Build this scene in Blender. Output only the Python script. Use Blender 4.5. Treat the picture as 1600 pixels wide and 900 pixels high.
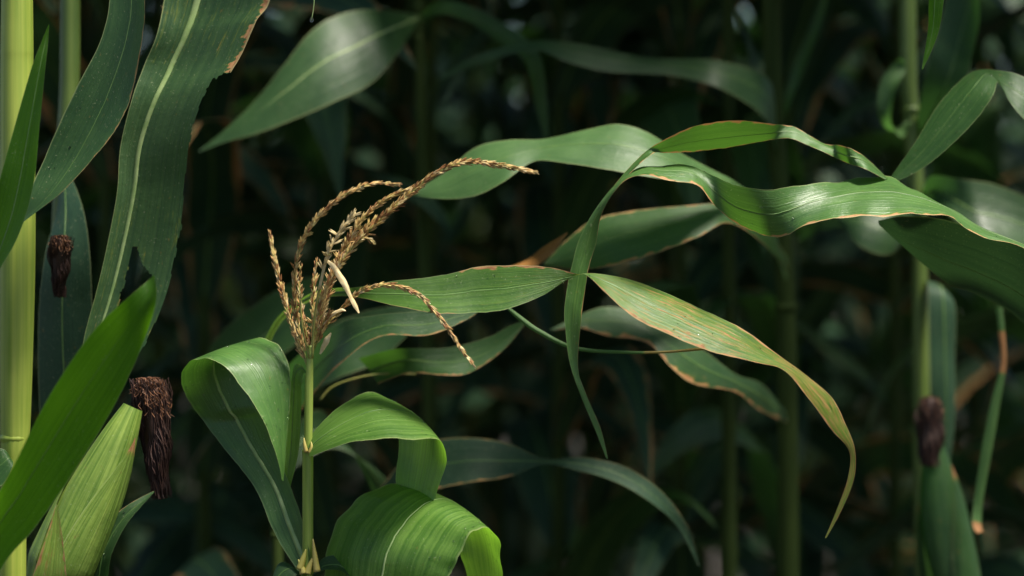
import bpy, bmesh, math, random
from mathutils import Vector, Matrix, Quaternion
random.seed(7)
R = math.radians
scene = bpy.context.scene
for o in list(bpy.data.objects): bpy.data.objects.remove(o)
COL = scene.collection

# ------------------------------------------------------------------ camera
CAM_Y, CAM_Z, LENS = -2.8, 1.7, 85.0
cam = bpy.data.cameras.new('camera'); camo = bpy.data.objects.new('camera', cam); COL.objects.link(camo)
camo.location = (0, CAM_Y, CAM_Z); camo.rotation_euler = (R(90), 0, 0)
cam.lens = LENS; cam.sensor_width = 36; cam.clip_start = 0.05; cam.clip_end = 2000
cam.dof.use_dof = True; cam.dof.focus_distance = 2.8; cam.dof.aperture_fstop = 1.8
scene.camera = camo
# ------------------------------------------------------------------ light
SUN_EL, SUN_AZ = 66, 122          # azimuth measured from +Y (behind the plants) towards +X
w = bpy.data.worlds.new('World'); scene.world = w; w.use_nodes = True
nt = w.node_tree; bg = nt.nodes['Background']
sky = nt.nodes.new('ShaderNodeTexSky'); sky.sky_type = 'NISHITA'; sky.sun_disc = False
sky.sun_elevation = R(SUN_EL); sky.sun_rotation = R(SUN_AZ)
nt.links.new(sky.outputs[0], bg.inputs[0]); bg.inputs[1].default_value = 0.05
sl = bpy.data.lights.new('sun', 'SUN'); sl.energy = 3.6; sl.angle = R(13); sl.color = (1.0, 0.94, 0.82)
so = bpy.data.objects.new('sun', sl); COL.objects.link(so)
sd = Vector((math.sin(R(SUN_AZ))*math.cos(R(SUN_EL)), math.cos(R(SUN_AZ))*math.cos(R(SUN_EL)), math.sin(R(SUN_EL))))
so.rotation_euler = sd.to_track_quat('Z', 'Y').to_euler(); so.location = (0, 0, 8)
vs = scene.view_settings; vs.view_transform = 'Standard'; vs.look = 'None'; vs.exposure = 1.5; vs.gamma = 1.0
scene.render.engine = 'CYCLES'

# ------------------------------------------------------------------ helpers
K = 18.0/LENS/800.0
def sc(d): return K*(d - CAM_Y)                       # metres per photo pixel at depth d
def P(x, y, d=0.0): return Vector(((x-800)*sc(d), d, CAM_Z - (y-450)*sc(d)))
def empty(name, loc, label, cat, group=None):
    o = bpy.data.objects.new(name, None); COL.objects.link(o); o.location = loc; o.empty_display_size = .05
    o['label'] = label; o['category'] = cat
    if group: o['group'] = group
    return o
def link(name, me, mat, parent=None, label=None, kind=None, smooth=True):
    o = bpy.data.objects.new(name, me); COL.objects.link(o)
    if mat is not None and not me.materials: me.materials.append(mat)
    if smooth: me.polygons.foreach_set('use_smooth', [True]*len(me.polygons))
    if parent is not None:
        o.parent = parent; o.matrix_parent_inverse = Matrix.Translation(-world_loc(parent))
    if label: o['label'] = label
    if kind: o['kind'] = kind
    return o
def world_loc(o):
    l = o.location.copy(); 
    if o.parent: l = o.location + o.matrix_parent_inverse.translation + world_loc(o.parent)
    return l
def cr(p0, p1, p2, p3, t):
    return 0.5*((2*p1)+(p2-p0)*t+(2*p0-5*p1+4*p2-p3)*t*t+(3*p1-p0-3*p2+p3)*t*t*t)
def spline(pts, n):
    out = []; m = len(pts)
    for i in range(m-1):
        a, b, c, d = pts[max(i-1, 0)], pts[i], pts[i+1], pts[min(i+2, m-1)]
        for k in range(n): out.append(cr(a, b, c, d, k/n))
    out.append(pts[-1]); return out
class Wob:                                             # smooth one-dimensional noise
    def __init__(s, f=1.0, n=5):
        s.c = [(f*(1+1.7*i)*random.uniform(.8, 1.2), random.uniform(0, 6.28), 1/(1+.6*i)) for i in range(n)]
        s.n = sum(c[2] for c in s.c)
    def __call__(s, t): return sum(a*math.sin(f*t+p) for f, p, a in s.c)/s.n
def smooth01(x): x = min(1, max(0, x)); return x*x*(3-2*x)

# ------------------------------------------------------------------ materials
class NT:
    def __init__(s, name):
        s.m = bpy.data.materials.new(name); s.m.use_nodes = True; s.t = s.m.node_tree
        s.t.nodes.clear(); s.out = s.t.nodes.new('ShaderNodeOutputMaterial')
    def n(s, typ, ins=None, **kw):
        nd = s.t.nodes.new('ShaderNode'+typ)
        for k, v in kw.items(): setattr(nd, k, v)
        for k, v in (ins or {}).items():
            if isinstance(v, bpy.types.NodeSocket): s.t.links.new(v, nd.inputs[k])
            else: nd.inputs[k].default_value = v
        return nd
    def math(s, op, a, b=0.0, c=0.0, clamp=False):
        return s.n('Math', {0: a, 1: b, 2: c}, operation=op, use_clamp=clamp).outputs[0]
    def mix(s, f, a, b, mode='MIX'):
        nd = s.n('Mix', data_type='RGBA', blend_type=mode)
        for k, v in ((0, f), (6, a), (7, b)):
            if isinstance(v, bpy.types.NodeSocket): s.t.links.new(v, nd.inputs[k])
            else: nd.inputs[k].default_value = v if k == 0 else (*v[:3], 1)
        return nd.outputs[2]
    def noise(s, vec, scale=1.0, detail=3, rough=.55):
        return s.n('TexNoise', {'Vector': vec, 'Scale': scale, 'Detail': detail, 'Roughness': rough}).outputs[0]
    def ramp(s, x, lo, hi): return s.n('MapRange', {0: x, 1: lo, 2: hi, 3: 0.0, 4: 1.0}, clamp=True).outputs[0]
    def done(s, sh): s.t.links.new(sh, s.out.inputs[0]); return s.m

def leaf_material(name, col, light, trans, rough=.42, tr=.42, vein=.35, spec=.5):
    t = NT(name)
    uv = t.n('UVMap', uv_map='UVMap').outputs[0]
    s = t.n('SeparateXYZ', {0: uv}); u, v = s.outputs[0], s.outputs[1]
    rnd = t.math('MULTIPLY', t.n('ObjectInfo').outputs['Random'], 37.0)
    def vec(fu, fv): return t.n('CombineXYZ', {0: t.math('MULTIPLY', u, fu), 1: t.math('MULTIPLY', v, fv), 2: rnd}).outputs[0]
    n1 = t.noise(vec(34, .5), detail=2); n2 = t.noise(vec(95, .8), detail=1); n3 = t.noise(vec(3, 2.2), detail=4)
    vn = t.math('ADD', t.math('MULTIPLY', n1, .65), t.math('MULTIPLY', n2, .35))
    base = t.mix(t.math('MULTIPLY', t.ramp(vn, .40, .62), vein), col, light)
    base = t.mix(t.ramp(n3, .35, .7), t.mix(1.0, base, (.72, .76, .8), 'MULTIPLY'), base)
    tcol = t.mix(t.ramp(vn, .38, .62), (trans[0]*.72, trans[1]*.78, trans[2]*.8), trans)
    # the dry, tan parts: a vertex attribute says where, streaky noise breaks it up
    dry = t.n('Attribute', attribute_name='dry').outputs['Fac']
    ds = t.math('ADD', t.math('MULTIPLY', t.noise(vec(20, 1.5), detail=4, rough=.65), .5), t.math('MULTIPLY', t.noise(vec(48, 5), detail=3, rough=.6), .5)); fine = t.noise(vec(60, 9), detail=3)
    k = t.math('ADD', dry, t.math('MULTIPLY', t.math('SUBTRACT', ds, .5), 2.1))
    yel = t.ramp(k, .32, .55); brn = t.ramp(k, .5, .62); red = t.ramp(fine, .45, .62)
    dcol = t.mix(red, (.38, .20, .085), (.20, .07, .025))
    base = t.mix(t.math('MULTIPLY', yel, .6), base, (.17, .20, .022)); base = t.mix(brn, base, dcol)
    tcol = t.mix(t.math('MULTIPLY', yel, .5), tcol, (.45, .45, .05)); tcol = t.mix(brn, tcol, (.45, .22, .07))
    oc0 = t.n('TexCoord').outputs['Object']
    base = t.mix(t.math('MULTIPLY', t.ramp(t.noise(oc0, 420, 2), .66, .72), .35), base, (.42, .44, .26))
    base = t.mix(t.math('MULTIPLY', t.ramp(t.noise(oc0, 130, 3), .68, .74), .5), base, (.16, .12, .03))
    # thin pale rim
    rim = t.math('MINIMUM', u, t.math('SUBTRACT', 1.0, u)); rim = t.math('SUBTRACT', 1.0, t.ramp(rim, .004, .02))
    base = t.mix(t.math('MULTIPLY', rim, .5), base, (.32, .36, .16))
    bf = t.n('NewGeometry').outputs['Backfacing']
    base = t.mix(t.math('MULTIPLY', bf, .35), base, t.mix(1.0, base, (1.5, 1.45, 1.4), 'MULTIPLY'))
    oc = t.n('TexCoord').outputs['Object']
    wr = t.noise(oc, 55, 3); wr2 = t.noise(vec(9, 14), detail=3)
    h = t.math('ADD', t.math('MULTIPLY', vn, .8), t.math('ADD', t.math('MULTIPLY', wr, .5), t.math('MULTIPLY', wr2, .2)))
    b = t.n('Bump', {'Height': h, 'Strength': .55, 'Distance': .0022}).outputs[0]
    rg = t.math('ADD', t.math('MULTIPLY', n3, .25), rough-.12)
    rg = t.math('ADD', rg, t.math('MULTIPLY', brn, .25))
    p = t.n('BsdfPrincipled', {'Base Color': base, 'Roughness': rg, 'Normal': b, 'IOR': 1.4, 'Specular IOR Level': spec}).outputs[0]
    tl = t.n('BsdfTranslucent', {'Color': tcol}).outputs[0]
    return t.done(t.n('MixShader', {0: tr, 1: p, 2: tl}).outputs[0])
M = {}
M['leaf'] = leaf_material('leaf_green', (.030, .080, .022), (.075, .150, .035), (.13, .34, .03))
M['leaf_young'] = leaf_material('leaf_fresh_green', (.055, .135, .018), (.15, .26, .05), (.24, .50, .03), rough=.40, tr=.42, vein=.7, spec=.7)
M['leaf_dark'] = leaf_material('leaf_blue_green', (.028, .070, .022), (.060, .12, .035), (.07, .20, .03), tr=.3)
M['leaf_worn'] = leaf_material('leaf_worn_green', (.042, .115, .015), (.105, .21, .028), (.20, .36, .04), tr=.4, vein=.7)
M['leaf_worn_dark'] = leaf_material('leaf_torn_green', (.032, .078, .024), (.07, .135, .04), (.08, .22, .03), tr=.25, vein=.5, spec=.7)
M['leaf_bright'] = leaf_material('leaf_sunlit_green', (.035, .105, .008), (.06, .15, .012), (.16, .42, .008), rough=.5, tr=.5, spec=.3)
M['leaf_loop'] = leaf_material('leaf_firm_green', (.045, .115, .022), (.10, .20, .04), (.14, .36, .03), rough=.38, tr=.2, vein=.5, spec=.8)
M['leaf_field'] = leaf_material('leaf_shaded_rows', (.022, .056, .028), (.04, .085, .035), (.05, .13, .03), rough=.52, tr=.12, vein=.2, spec=.3)  # darkened leaf green with shade put into its colour
M['leaf_soft'] = leaf_material('leaf_grey_green', (.07, .15, .045), (.12, .21, .07), (.14, .34, .06), tr=.4, vein=.25)
M['husk'] = leaf_material('husk_green', (.10, .19, .022), (.26, .36, .065), (.30, .42, .05), rough=.5, tr=.2, vein=1.0)
M['dry_leaf'] = leaf_material('dry_leaf', (.22, .15, .06), (.36, .26, .12), (.3, .2, .08), rough=.6, tr=.25)

def plain(name, c1, c2, scale=(40, 40, 3), rough=.45, bump=.3, tr=0.0, seed=0, spec=.5):
    t = NT(name); oc = t.n('TexCoord').outputs['Object']
    mp = t.n('Mapping', {0: oc, 1: (seed, seed, 0), 3: scale}).outputs[0]
    n = t.noise(mp, 1, 4); n2 = t.noise(oc, 9, 3)
    c = t.mix(t.ramp(n, .35, .65), c1, c2); c = t.mix(t.ramp(n2, .3, .7), t.mix(1.0, c, (.75, .8, .7), 'MULTIPLY'), c)
    b = t.n('Bump', {'Height': n, 'Strength': bump, 'Distance': .001}).outputs[0]
    p = t.n('BsdfPrincipled', {'Base Color': c, 'Roughness': rough, 'Normal': b, 'Specular IOR Level': spec}).outputs[0]
    if tr:
        tl = t.n('BsdfTranslucent', {'Color': c2+(1,), 'Normal': b}).outputs[0]
        p = t.n('MixShader', {0: tr, 1: p, 2: tl}).outputs[0]
    return t.done(p)
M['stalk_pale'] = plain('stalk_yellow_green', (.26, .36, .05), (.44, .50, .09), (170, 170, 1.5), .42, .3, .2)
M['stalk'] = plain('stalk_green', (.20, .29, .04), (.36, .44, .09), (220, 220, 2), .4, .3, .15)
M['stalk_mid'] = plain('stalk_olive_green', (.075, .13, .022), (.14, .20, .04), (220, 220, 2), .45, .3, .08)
M['stalk_far'] = plain('stalk_shaded_green', (.022, .040, .007), (.048, .072, .014), (120, 120, 2), .75, spec=.15)  # stalk green darkened, the shade among the rows is put into the colour
M['rib'] = plain('midrib_pale', (.24, .36, .12), (.40, .50, .22), (60, 60, 60), .4, .1, .2)
M['rib_green'] = plain('midrib_green', (.08, .17, .035), (.14, .24, .06), (60, 60, 60), .4, .1, .2)
M['crown'] = plain('sheath_collar_yellow', (.34, .30, .06), (.50, .36, .12), (60, 60, 20), .5)
M['silk'] = plain('silk_dark_brown', (.022, .008, .006), (.05, .018, .012), (200, 200, 40), .6)
M['silk_top'] = plain('silk_red_brown', (.10, .035, .018), (.26, .11, .05), (200, 200, 200), .5)
M['dry_pale'] = plain('dry_straw', (.62, .46, .22), (.80, .64, .38), (150, 150, 150), .55, .4, .2)
M['rachis'] = plain('rachis_green', (.20, .22, .05), (.34, .30, .08), (100, 100, 100), .5)
M['soil'] = plain('soil', (.02, .014, .010), (.04, .03, .02), (14, 14, 14), .95, 1.0)
def spike_mat():
    t = NT('spikelet_tan'); rnd = t.n('ObjectInfo').outputs['Random']
    oc = t.n('TexCoord').outputs['Object']
    n0 = t.noise(oc, 240, 2); z = t.n('SeparateXYZ', {0: oc}).outputs[2]
    att = t.n('Attribute', attribute_name='tone').outputs['Fac']
    r = t.math('FRACT', t.math('ADD', t.math('MULTIPLY', rnd, 7.3), att))
    c = t.n('ValToRGB', {0: r}); e = c.color_ramp.elements
    e[0].color = (.30, .14, .05, 1); e[1].color = (.90, .74, .42, 1)
    for p, q in ((.2, (.52, .28, .10, 1)), (.42, (.80, .55, .22, 1)), (.7, (.80, .66, .24, 1))):
        k = e.new(p); k.color = q
    col = t.mix(t.ramp(n0, .35, .65), t.mix(1.0, c.outputs[0], (.55, .45, .4), 'MULTIPLY'), c.outputs[0])
    p = t.n('BsdfPrincipled', {'Base Color': col, 'Roughness': .5}).outputs[0]
    tl = t.n('BsdfTranslucent', {'Color': col}).outputs[0]
    return t.done(t.n('MixShader', {0: .2, 1: p, 2: tl}).outputs[0])
M['spikelet'] = spike_mat()
def water_mat():
    t = NT('water'); return t.done(t.n('BsdfPrincipled', {'Base Color': (1, 1, 1, 1), 'Roughness': .02, 'IOR': 1.33, 'Transmission Weight': 1.0}).outputs[0])
M['water'] = water_mat()

# ------------------------------------------------------------------ leaf surface from two edge curves
US = [0, .014, .035, .07, .13, .21, .31, .41, .5, .59, .69, .79, .87, .93, .965, .986, 1]
US_LOW = [0, .05, .2, .36, .5, .64, .8, .95, 1]
def leaf_mesh(name, A, B, sub=7, cup=.08, ripple=.0, rag=.006, edge=(0, 0), spots=0.0, hole=None, us=US, nrip=3.0, midf=.5):
    A = spline(A, sub); B = spline(B, sub); n = len(A)
    C = [(a+b)/2 for a, b in zip(A, B)]
    L = [0.0]
    for i in range(1, n): L.append(L[-1]+(C[i]-C[i-1]).length)
    tot = L[-1]
    wa, wb, wr1, wr2, we0, we1 = Wob(60), Wob(60), Wob(2*math.pi*nrip, 2), Wob(2*math.pi*nrip, 2), Wob(25), Wob(25)
    verts = []; uvs = []; dry = []; N = []; pn = None
    for i in range(n):
        T = (C[min(i+1, n-1)]-C[max(i-1, 0)]); W = B[i]-A[i]
        nn = T.cross(W)
        if nn.length < 1e-12: nn = pn or Vector((0, -1, 0))
        nn.normalize(); pn = nn; N.append(nn)
    for i in range(n):
        t = L[i]/tot; W = B[i]-A[i]; wl = W.length; nn = N[i]
        a = A[i] + W*(rag*wa(t*2.3)); b = B[i] - W*(rag*wb(t*2.3))
        cupf = cup(t) if callable(cup) else cup
        e0 = edge[0](t) if callable(edge[0]) else edge[0]; e1 = edge[1](t) if callable(edge[1]) else edge[1]
        e0 *= max(.05, 1+1.6*we0(t*6)); e1 *= max(.05, 1+1.6*we1(t*6))
        sp = spots(t) if callable(spots) else spots
        for u in us:
            s = abs(2*u-1)
            mf = midf(t) if callable(midf) else midf
            f_ = u*2*mf if u < .5 else mf+(u-.5)*2*(1-mf)
            off = cupf*wl*(1-s**1.6) + ripple*wl*s*s*(wr1(t) if u < .5 else wr2(t))
            verts.append(a.lerp(b, f_) + nn*off)
            uvs.append((u, L[i]*10))
            d = sp
            if e0 > 1e-4: d = max(d, 1.15*(1-smooth01(u/e0)))
            if e1 > 1e-4: d = max(d, 1.15*(1-smooth01((1-u)/e1)))
            dry.append(d)
    m = len(us); faces = []
    for i in range(n-1):
        for j in range(m-1):
            if hole and hole((us[j]+us[j+1])/2, (L[i]+L[i+1])/2/tot): continue
            faces.append((i*m+j, i*m+j+1, (i+1)*m+j+1, (i+1)*m+j))
    me = bpy.data.meshes.new(name); me.from_pydata([tuple(v) for v in verts], [], faces)
    uvl = me.uv_layers.new(name='UVMap')
    idx = [0]*len(me.loops); me.loops.foreach_get('vertex_index', idx)
    flat = []
    for k in idx: flat += uvs[k]
    uvl.data.foreach_set('uv', flat)
    at = me.attributes.new('dry', 'FLOAT', 'POINT'); at.data.foreach_set('value', dry)
    mid = [verts[i*m+m//2] for i in range(n)]
    wid = [(B[i]-A[i]) for i in range(n)]
    return me, mid, wid, N, verts, m
def rib_mesh(name, mid, wid, N, w0, w1=.15, t0=0.0, t1=.97, flat=.4):
    n = len(mid); vs_, fs = [], []; sec = 8; rows = 0
    for i in range(n):
        t = i/(n-1)
        if t < t0 or t > t1: continue
        W = wid[i]; wl = W.length
        if wl < 1e-6: continue
        k = (t-t0)/max(1e-6, t1-t0); r = w0*((1-k)+k*w1)*smooth01((1-k)*6+.12)
        r = min(r, wl*.3)
        for s in range(sec):
            a = 2*math.pi*s/sec
            vs_.append(mid[i]+W.normalized()*math.cos(a)*r+N[i]*math.sin(a)*r*flat)
        rows += 1
    for i in range(rows-1):
        for s in range(sec):
            fs.append((i*sec+s, i*sec+(s+1) % sec, (i+1)*sec+(s+1) % sec, (i+1)*sec+s))
    if rows:
        fs.append(tuple(range(sec-1, -1, -1))); fs.append(tuple((rows-1)*sec+s for s in range(sec)))
    me = bpy.data.meshes.new(name); me.from_pydata([tuple(v) for v in vs_], [], fs); return me
def drops(parent, verts, m, n, lo=.1, hi=.9, size=.0010, side=-1):
    bm = bmesh.new(); rows = len(verts)//m
    for _ in range(n):
        i = int(random.uniform(lo, hi)*(rows-2)); j = random.randint(1, m-3)
        a, b, c = verts[i*m+j], verts[i*m+j+1], verts[(i+1)*m+j]
        nn = (b-a).cross(c-a)
        if nn.length < 1e-12: continue
        nn.normalize()
        if nn.dot(Vector((0, -1, .4))) < 0: nn = -nn
        p = a.lerp(b, random.random()); p = p.lerp(p+(c-a), random.random())
        r = size*random.uniform(.5, 1.3)
        mt = Matrix.Translation(p+nn*r*.25) @ nn.to_track_quat('Z', 'Y').to_matrix().to_4x4() @ Matrix.Diagonal((r, r*random.uniform(1, 1.6), r*.5, 1))
        bmesh.ops.create_uvsphere(bm, u_segments=8, v_segments=5, radius=1, matrix=mt)
    me = bpy.data.meshes.new('water_drops'); bm.to_mesh(me); bm.free()
    link('water_drops', me, M['water'], parent, kind='stuff')
def leaf(parent, st, mat='leaf', rib=5, ribmat='rib_green', rt=(0.0, .95), nd=0, d0=0.0, label=None, name='leaf', flat=.4, **kw):
    """st: (ax, ay, bx, by, da, db) stations from the base to the tip, edges as photo points with their own depths"""
    A = [P(s[0], s[1], s[4]+d0) for s in st]; B = [P(s[2], s[3], s[5]+d0) for s in st]
    me, mid, wid, N, verts, m = leaf_mesh(name, A, B, **kw)
    o = link(name, me, M[mat], parent, label)
    if rib: 
        r = link('midrib', rib_mesh('midrib', mid, wid, N, rib*sc(d0)*.5, t0=rt[0], t1=rt[1], flat=flat), M[ribmat], o)
    if nd: drops(o, verts, m, nd)
    return o
def tube(name, pts, rad, mat, parent, sec=14, sub=4, label=None, kind=None, ridges=0.0, nr=9):
    rv = [Vector((r, 0, 0)) for r in rad]; pts = spline(pts, sub); rv = spline(rv, sub); n = len(pts)
    vs_, fs = [], []
    T0 = (pts[1]-pts[0]).normalized(); X = T0.orthogonal().normalized()
    for i in range(n):
        T = (pts[min(i+1, n-1)]-pts[max(i-1, 0)]).normalized()
        X = (X - T*X.dot(T)).normalized(); Y = T.cross(X)
        for s in range(sec):
            a = 2*math.pi*s/sec; r = rv[i].x*(1+ridges*math.cos(nr*a))
            vs_.append(pts[i]+(X*math.cos(a)+Y*math.sin(a))*r)
    for i in range(n-1):
        for s in range(sec): fs.append((i*sec+s, i*sec+(s+1) % sec, (i+1)*sec+(s+1) % sec, (i+1)*sec+s))
    fs.append(tuple(range(sec-1, -1, -1))); fs.append(tuple((n-1)*sec+s for s in range(sec)))
    me = bpy.data.meshes.new(name); me.from_pydata([tuple(v) for v in vs_], [], fs)
    return link(name, me, M[mat] if isinstance(mat, str) else mat, parent, label, kind)
def stalk(parent, pts, d, mat, nodes=(), name='stalk', label=None, sec=20):
    """pts: (x, y, width in photo pixels) going up; nodes: y of the joints, each a swelling ring of its own"""
    o = tube(name, [P(x, y, d) for x, y, w_ in pts], [w_*.5*sc(d) for x, y, w_ in pts], mat, parent, sec, 5, label, ridges=.02, nr=5)
    for (x, y, w_) in nodes:
        r = w_*.5*sc(d)
        tube('stalk_joint', [P(x, y+w_*.22, d), P(x, y+w_*.08, d), P(x, y, d), P(x, y-w_*.08, d), P(x, y-w_*.2, d)], [r*.98, r*1.10, r*1.13, r*1.08, r*.97], 'crown' if mat == 'stalk' else mat, parent, sec, 3)
    return o
def ground_to(x, d): return P(x, 450, d).x

# ------------------------------------------------------------------ ground
me = bpy.data.meshes.new('ground')
gv, gf = [], []; G = 60; ext = 60.0
for i in range(G+1):
    for j in range(G+1):
        fx = (i/G*2-1); fy = (j/G*2-1); x = math.copysign(abs(fx)**2.2, fx)*ext; y = math.copysign(abs(fy)**2.2, fy)*ext
        gv.append((x, y, .03*math.sin(x*4.1)*math.sin(y*8.37)-.05))
for i in range(G):
    for j in range(G): a = i*(G+1)+j; gf.append((a, a+G+1, a+G+2, a+1))
me.from_pydata(gv, [], gf); link('ground', me, M['soil'], kind='structure')

# ------------------------------------------------------------------ tall plants of the field (template leaves shared)
def arch_leaf(Ln, Wd, a0, a1, twist, side, bend=1.3, n=9):
    A, B = [], []; p = Vector((0, 0, 0)); yaw = 0
    for i in range(n+1):
        t = i/n; ang = a0+(a1-a0)*t**bend
        T = Vector((math.sin(ang)*math.cos(yaw), math.sin(ang)*math.sin(yaw), math.cos(ang)))
        if i: p = p+T*(Ln/n)
        yaw += side/n
        S = Vector((-math.sin(yaw), math.cos(yaw), 0)); S = Quaternion(T, twist*t) @ S
        w_ = Wd*.5*min(1, .35+t*4.0)*(1-t**3.2)**.8+.0008
        A.append(p-S*w_); B.append(p+S*w_)
    return A, B
TPL = []
for i in range(14):
    A, B = arch_leaf(random.uniform(.65, .9), random.uniform(.075, .105), R(random.uniform(15, 40)), R(random.uniform(110, 165)), random.uniform(-1.6, 1.6), random.uniform(-.8, .8), random.uniform(.9, 1.6))
    e = random.choice([0, 0, .05, .1])
    me, mid, wid, N, vv, m_ = leaf_mesh('field_leaf', A, B, sub=3, cup=.12, ripple=.10, edge=(e, e), us=US_LOW, nrip=4)
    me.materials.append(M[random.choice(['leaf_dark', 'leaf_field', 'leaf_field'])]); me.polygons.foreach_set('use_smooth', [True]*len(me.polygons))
    rb = rib_mesh('field_midrib', mid, wid, N, .0032); rb.materials.append(M['rib_green']); rb.polygons.foreach_set('use_smooth', [True]*len(rb.polygons))
    TPL.append((me, rb))
def stalk_mesh(H, r0):
    prof = []; z = -.1
    while z < H:
        r = r0*(1-.55*max(z, 0)/H); prof += [(z, r*1.12), (z+.02, r), (z+.16, r*.95)]; z += .2
    vs_, fs = [], []; s_ = 10
    for (z, r) in prof:
        for s in range(s_): a = 2*math.pi*s/s_; vs_.append((r*math.cos(a), r*math.sin(a), z))
    for i in range(len(prof)-1):
        for s in range(s_): fs.append((i*s_+s, i*s_+(s+1) % s_, (i+1)*s_+(s+1) % s_, (i+1)*s_+s))
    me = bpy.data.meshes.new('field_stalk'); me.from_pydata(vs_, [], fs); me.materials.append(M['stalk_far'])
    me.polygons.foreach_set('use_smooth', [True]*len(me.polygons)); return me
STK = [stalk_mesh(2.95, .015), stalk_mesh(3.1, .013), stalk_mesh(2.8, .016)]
def leaf_places(H, n, az0, zlo=.5):
    out = []
    for i in range(n):
        z = zlo+(H-zlo)*(i/(n-1))**.7; az = az0+(i % 2)*math.pi+random.uniform(-.45, .45)
        out.append((z, az, random.uniform(.8, 1.1)*(1 if z < H*.85 else .75)))
    return out
def kid(me, parent, name, mtx):
    o = bpy.data.objects.new(name, me); COL.objects.link(o); o.parent = parent; o.matrix_local = mtx; return o
def field_plant(x, y, az0=None, label=None, group=None, n=17, zskip=None):
    i = random.randrange(3); H = (2.95, 3.1, 2.8)[i]
    root = empty('corn_plant', (x, y, 0), label or 'tall corn plant, one of the blurred dark rows standing behind the short tasselled plant', 'corn plant', group or 'blurred corn plants in the rows behind')
    kid(STK[i], root, 'stalk', Matrix.Identity(4))
    for z, az, s in leaf_places(H, n, az0 if az0 is not None else random.uniform(0, 6.28)):
        me, rb = random.choice(TPL)
        if zskip and zskip[0] < z < zskip[1]: continue
        l = kid(me, root, 'leaf', Matrix.Translation((0, 0, z)) @ Matrix.Rotation(az, 4, 'Z') @ Matrix.Scale(s, 4))
        kid(rb, l, 'midrib', Matrix.Identity(4))
    return root
def crown(root, x, y, n=9, zlo=2.2, zhi=3.0):  # extra leaves above the view, added to shade what stands behind
    for i in range(n):
        me, rb = random.choice(TPL)
        l = kid(me, root, 'leaf', Matrix.Translation((x-root.location.x, y-root.location.y, zlo+(zhi-zlo)*i/n)) @ Matrix.Rotation(i*2.4+random.uniform(-.3, .3), 4, 'Z') @ Matrix.Scale(random.uniform(.85, 1.05), 4))
        kid(rb, l, 'midrib', Matrix.Identity(4))
ROWS = [1.3, 1.95, 2.6]
for k, y in enumerate(ROWS):
    half = (.2118*(y+2.8))+.25; x = -half
    while x < half:
        px_, py_ = x+random.uniform(-.04, .04), y+random.uniform(-.06, .06)
        crown(field_plant(px_, py_), px_, py_, 6, 2.35, 2.95); x += .2
for x in (-1.25, -1.08, -.92, .33, .96, 1.12, 1.28, 1.44):       # front row of the crop: bare in view, crowns added to shade the rows behind
    field_plant(x+random.uniform(-.02, .02), .92+random.uniform(-.05, .05), n=30, zskip=(1.0, 2.12))
# the rest of the field: one mass of stalks and leaves, all round
import numpy as np
def tri_arrays(me):
    v = np.empty(len(me.vertices)*3); me.vertices.foreach_get('co', v); v = v.reshape(-1, 3)
    f = np.array([p.vertices[:] for p in me.polygons]); u = np.empty(len(me.loops)*2); me.uv_layers[0].data.foreach_get('uv', u)
    return v, f, u.reshape(-1, 4, 2)
LOW = []
for i in range(6):
    A, B = arch_leaf(random.uniform(.65, .9), random.uniform(.085, .11), R(random.uniform(15, 40)), R(random.uniform(110, 165)), random.uniform(-1.5, 1.5), random.uniform(-.8, .8), 1.2, n=7)
    LOW.append(tri_arrays(leaf_mesh('low_leaf', A, B, sub=1, cup=.1, us=[0, .25, .5, .75, 1], rag=0)[0]))
def field_mass(name, spots_, n=14):
    V, F, U = [], [], []; base = 0; SV, SF = [], []
    for (x, y) in spots_:
        H = random.uniform(2.75, 3.1); r = .014; sb = len(SV)
        for z in (-.1, H):
            for s in range(6): SV.append((x+r*math.cos(s*1.047), y+r*math.sin(s*1.047), z))
        for s in range(6): SF.append((sb+s, sb+(s+1) % 6, sb+6+(s+1) % 6, sb+6+s))
        for z, az, s in leaf_places(H, n, random.uniform(0, 6.28)):
            v, f, u = random.choice(LOW); c, s_ = math.cos(az)*s, math.sin(az)*s
            w_ = np.stack([v[:, 0]*c-v[:, 1]*s_+x, v[:, 0]*s_+v[:, 1]*c+y, v[:, 2]*s+z], 1)
            V.append(w_); F.append(f+base); U.append(u); base += len(v)
    V = np.concatenate(V); F = np.concatenate(F); U = np.concatenate(U)
    nl = len(V); V = np.concatenate([V, np.array(SV)]); F2 = np.array(SF)+nl
    me = bpy.data.meshes.new(name); AF = np.concatenate([F, F2])
    me.vertices.add(len(V)); me.vertices.foreach_set('co', V.ravel()); me.loops.add(AF.size); me.loops.foreach_set('vertex_index', AF.ravel().astype(np.int32))
    me.polygons.add(len(AF)); me.polygons.foreach_set('loop_start', np.arange(0, AF.size, 4, dtype=np.int32)); me.polygons.foreach_set('loop_total', np.full(len(AF), 4, dtype=np.int32))
    me.polygons.foreach_set('material_index', np.concatenate([np.zeros(len(F), np.int32), np.ones(len(F2), np.int32)]))
    me.update(); uvl = me.uv_layers.new(name='UVMap'); uvl.data.foreach_set('uv', np.concatenate([U.ravel(), np.zeros(F2.size*2)]))
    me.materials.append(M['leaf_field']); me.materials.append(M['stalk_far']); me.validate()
    return link(name, me, None, kind='stuff')
sp = []
for y in (3.6, 4.35, 5.1, 5.85, 6.6, 7.35, 8.1, 8.85):
    x = -3.4
    while x < 3.4: sp.append((x+random.uniform(-.05, .05), y+random.uniform(-.08, .08))); x += .22
fo = field_mass('corn_field', sp); fo['label'] = 'dark mass of corn plants filling the field far behind'; fo['category'] = 'corn field'
sp = []
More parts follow.
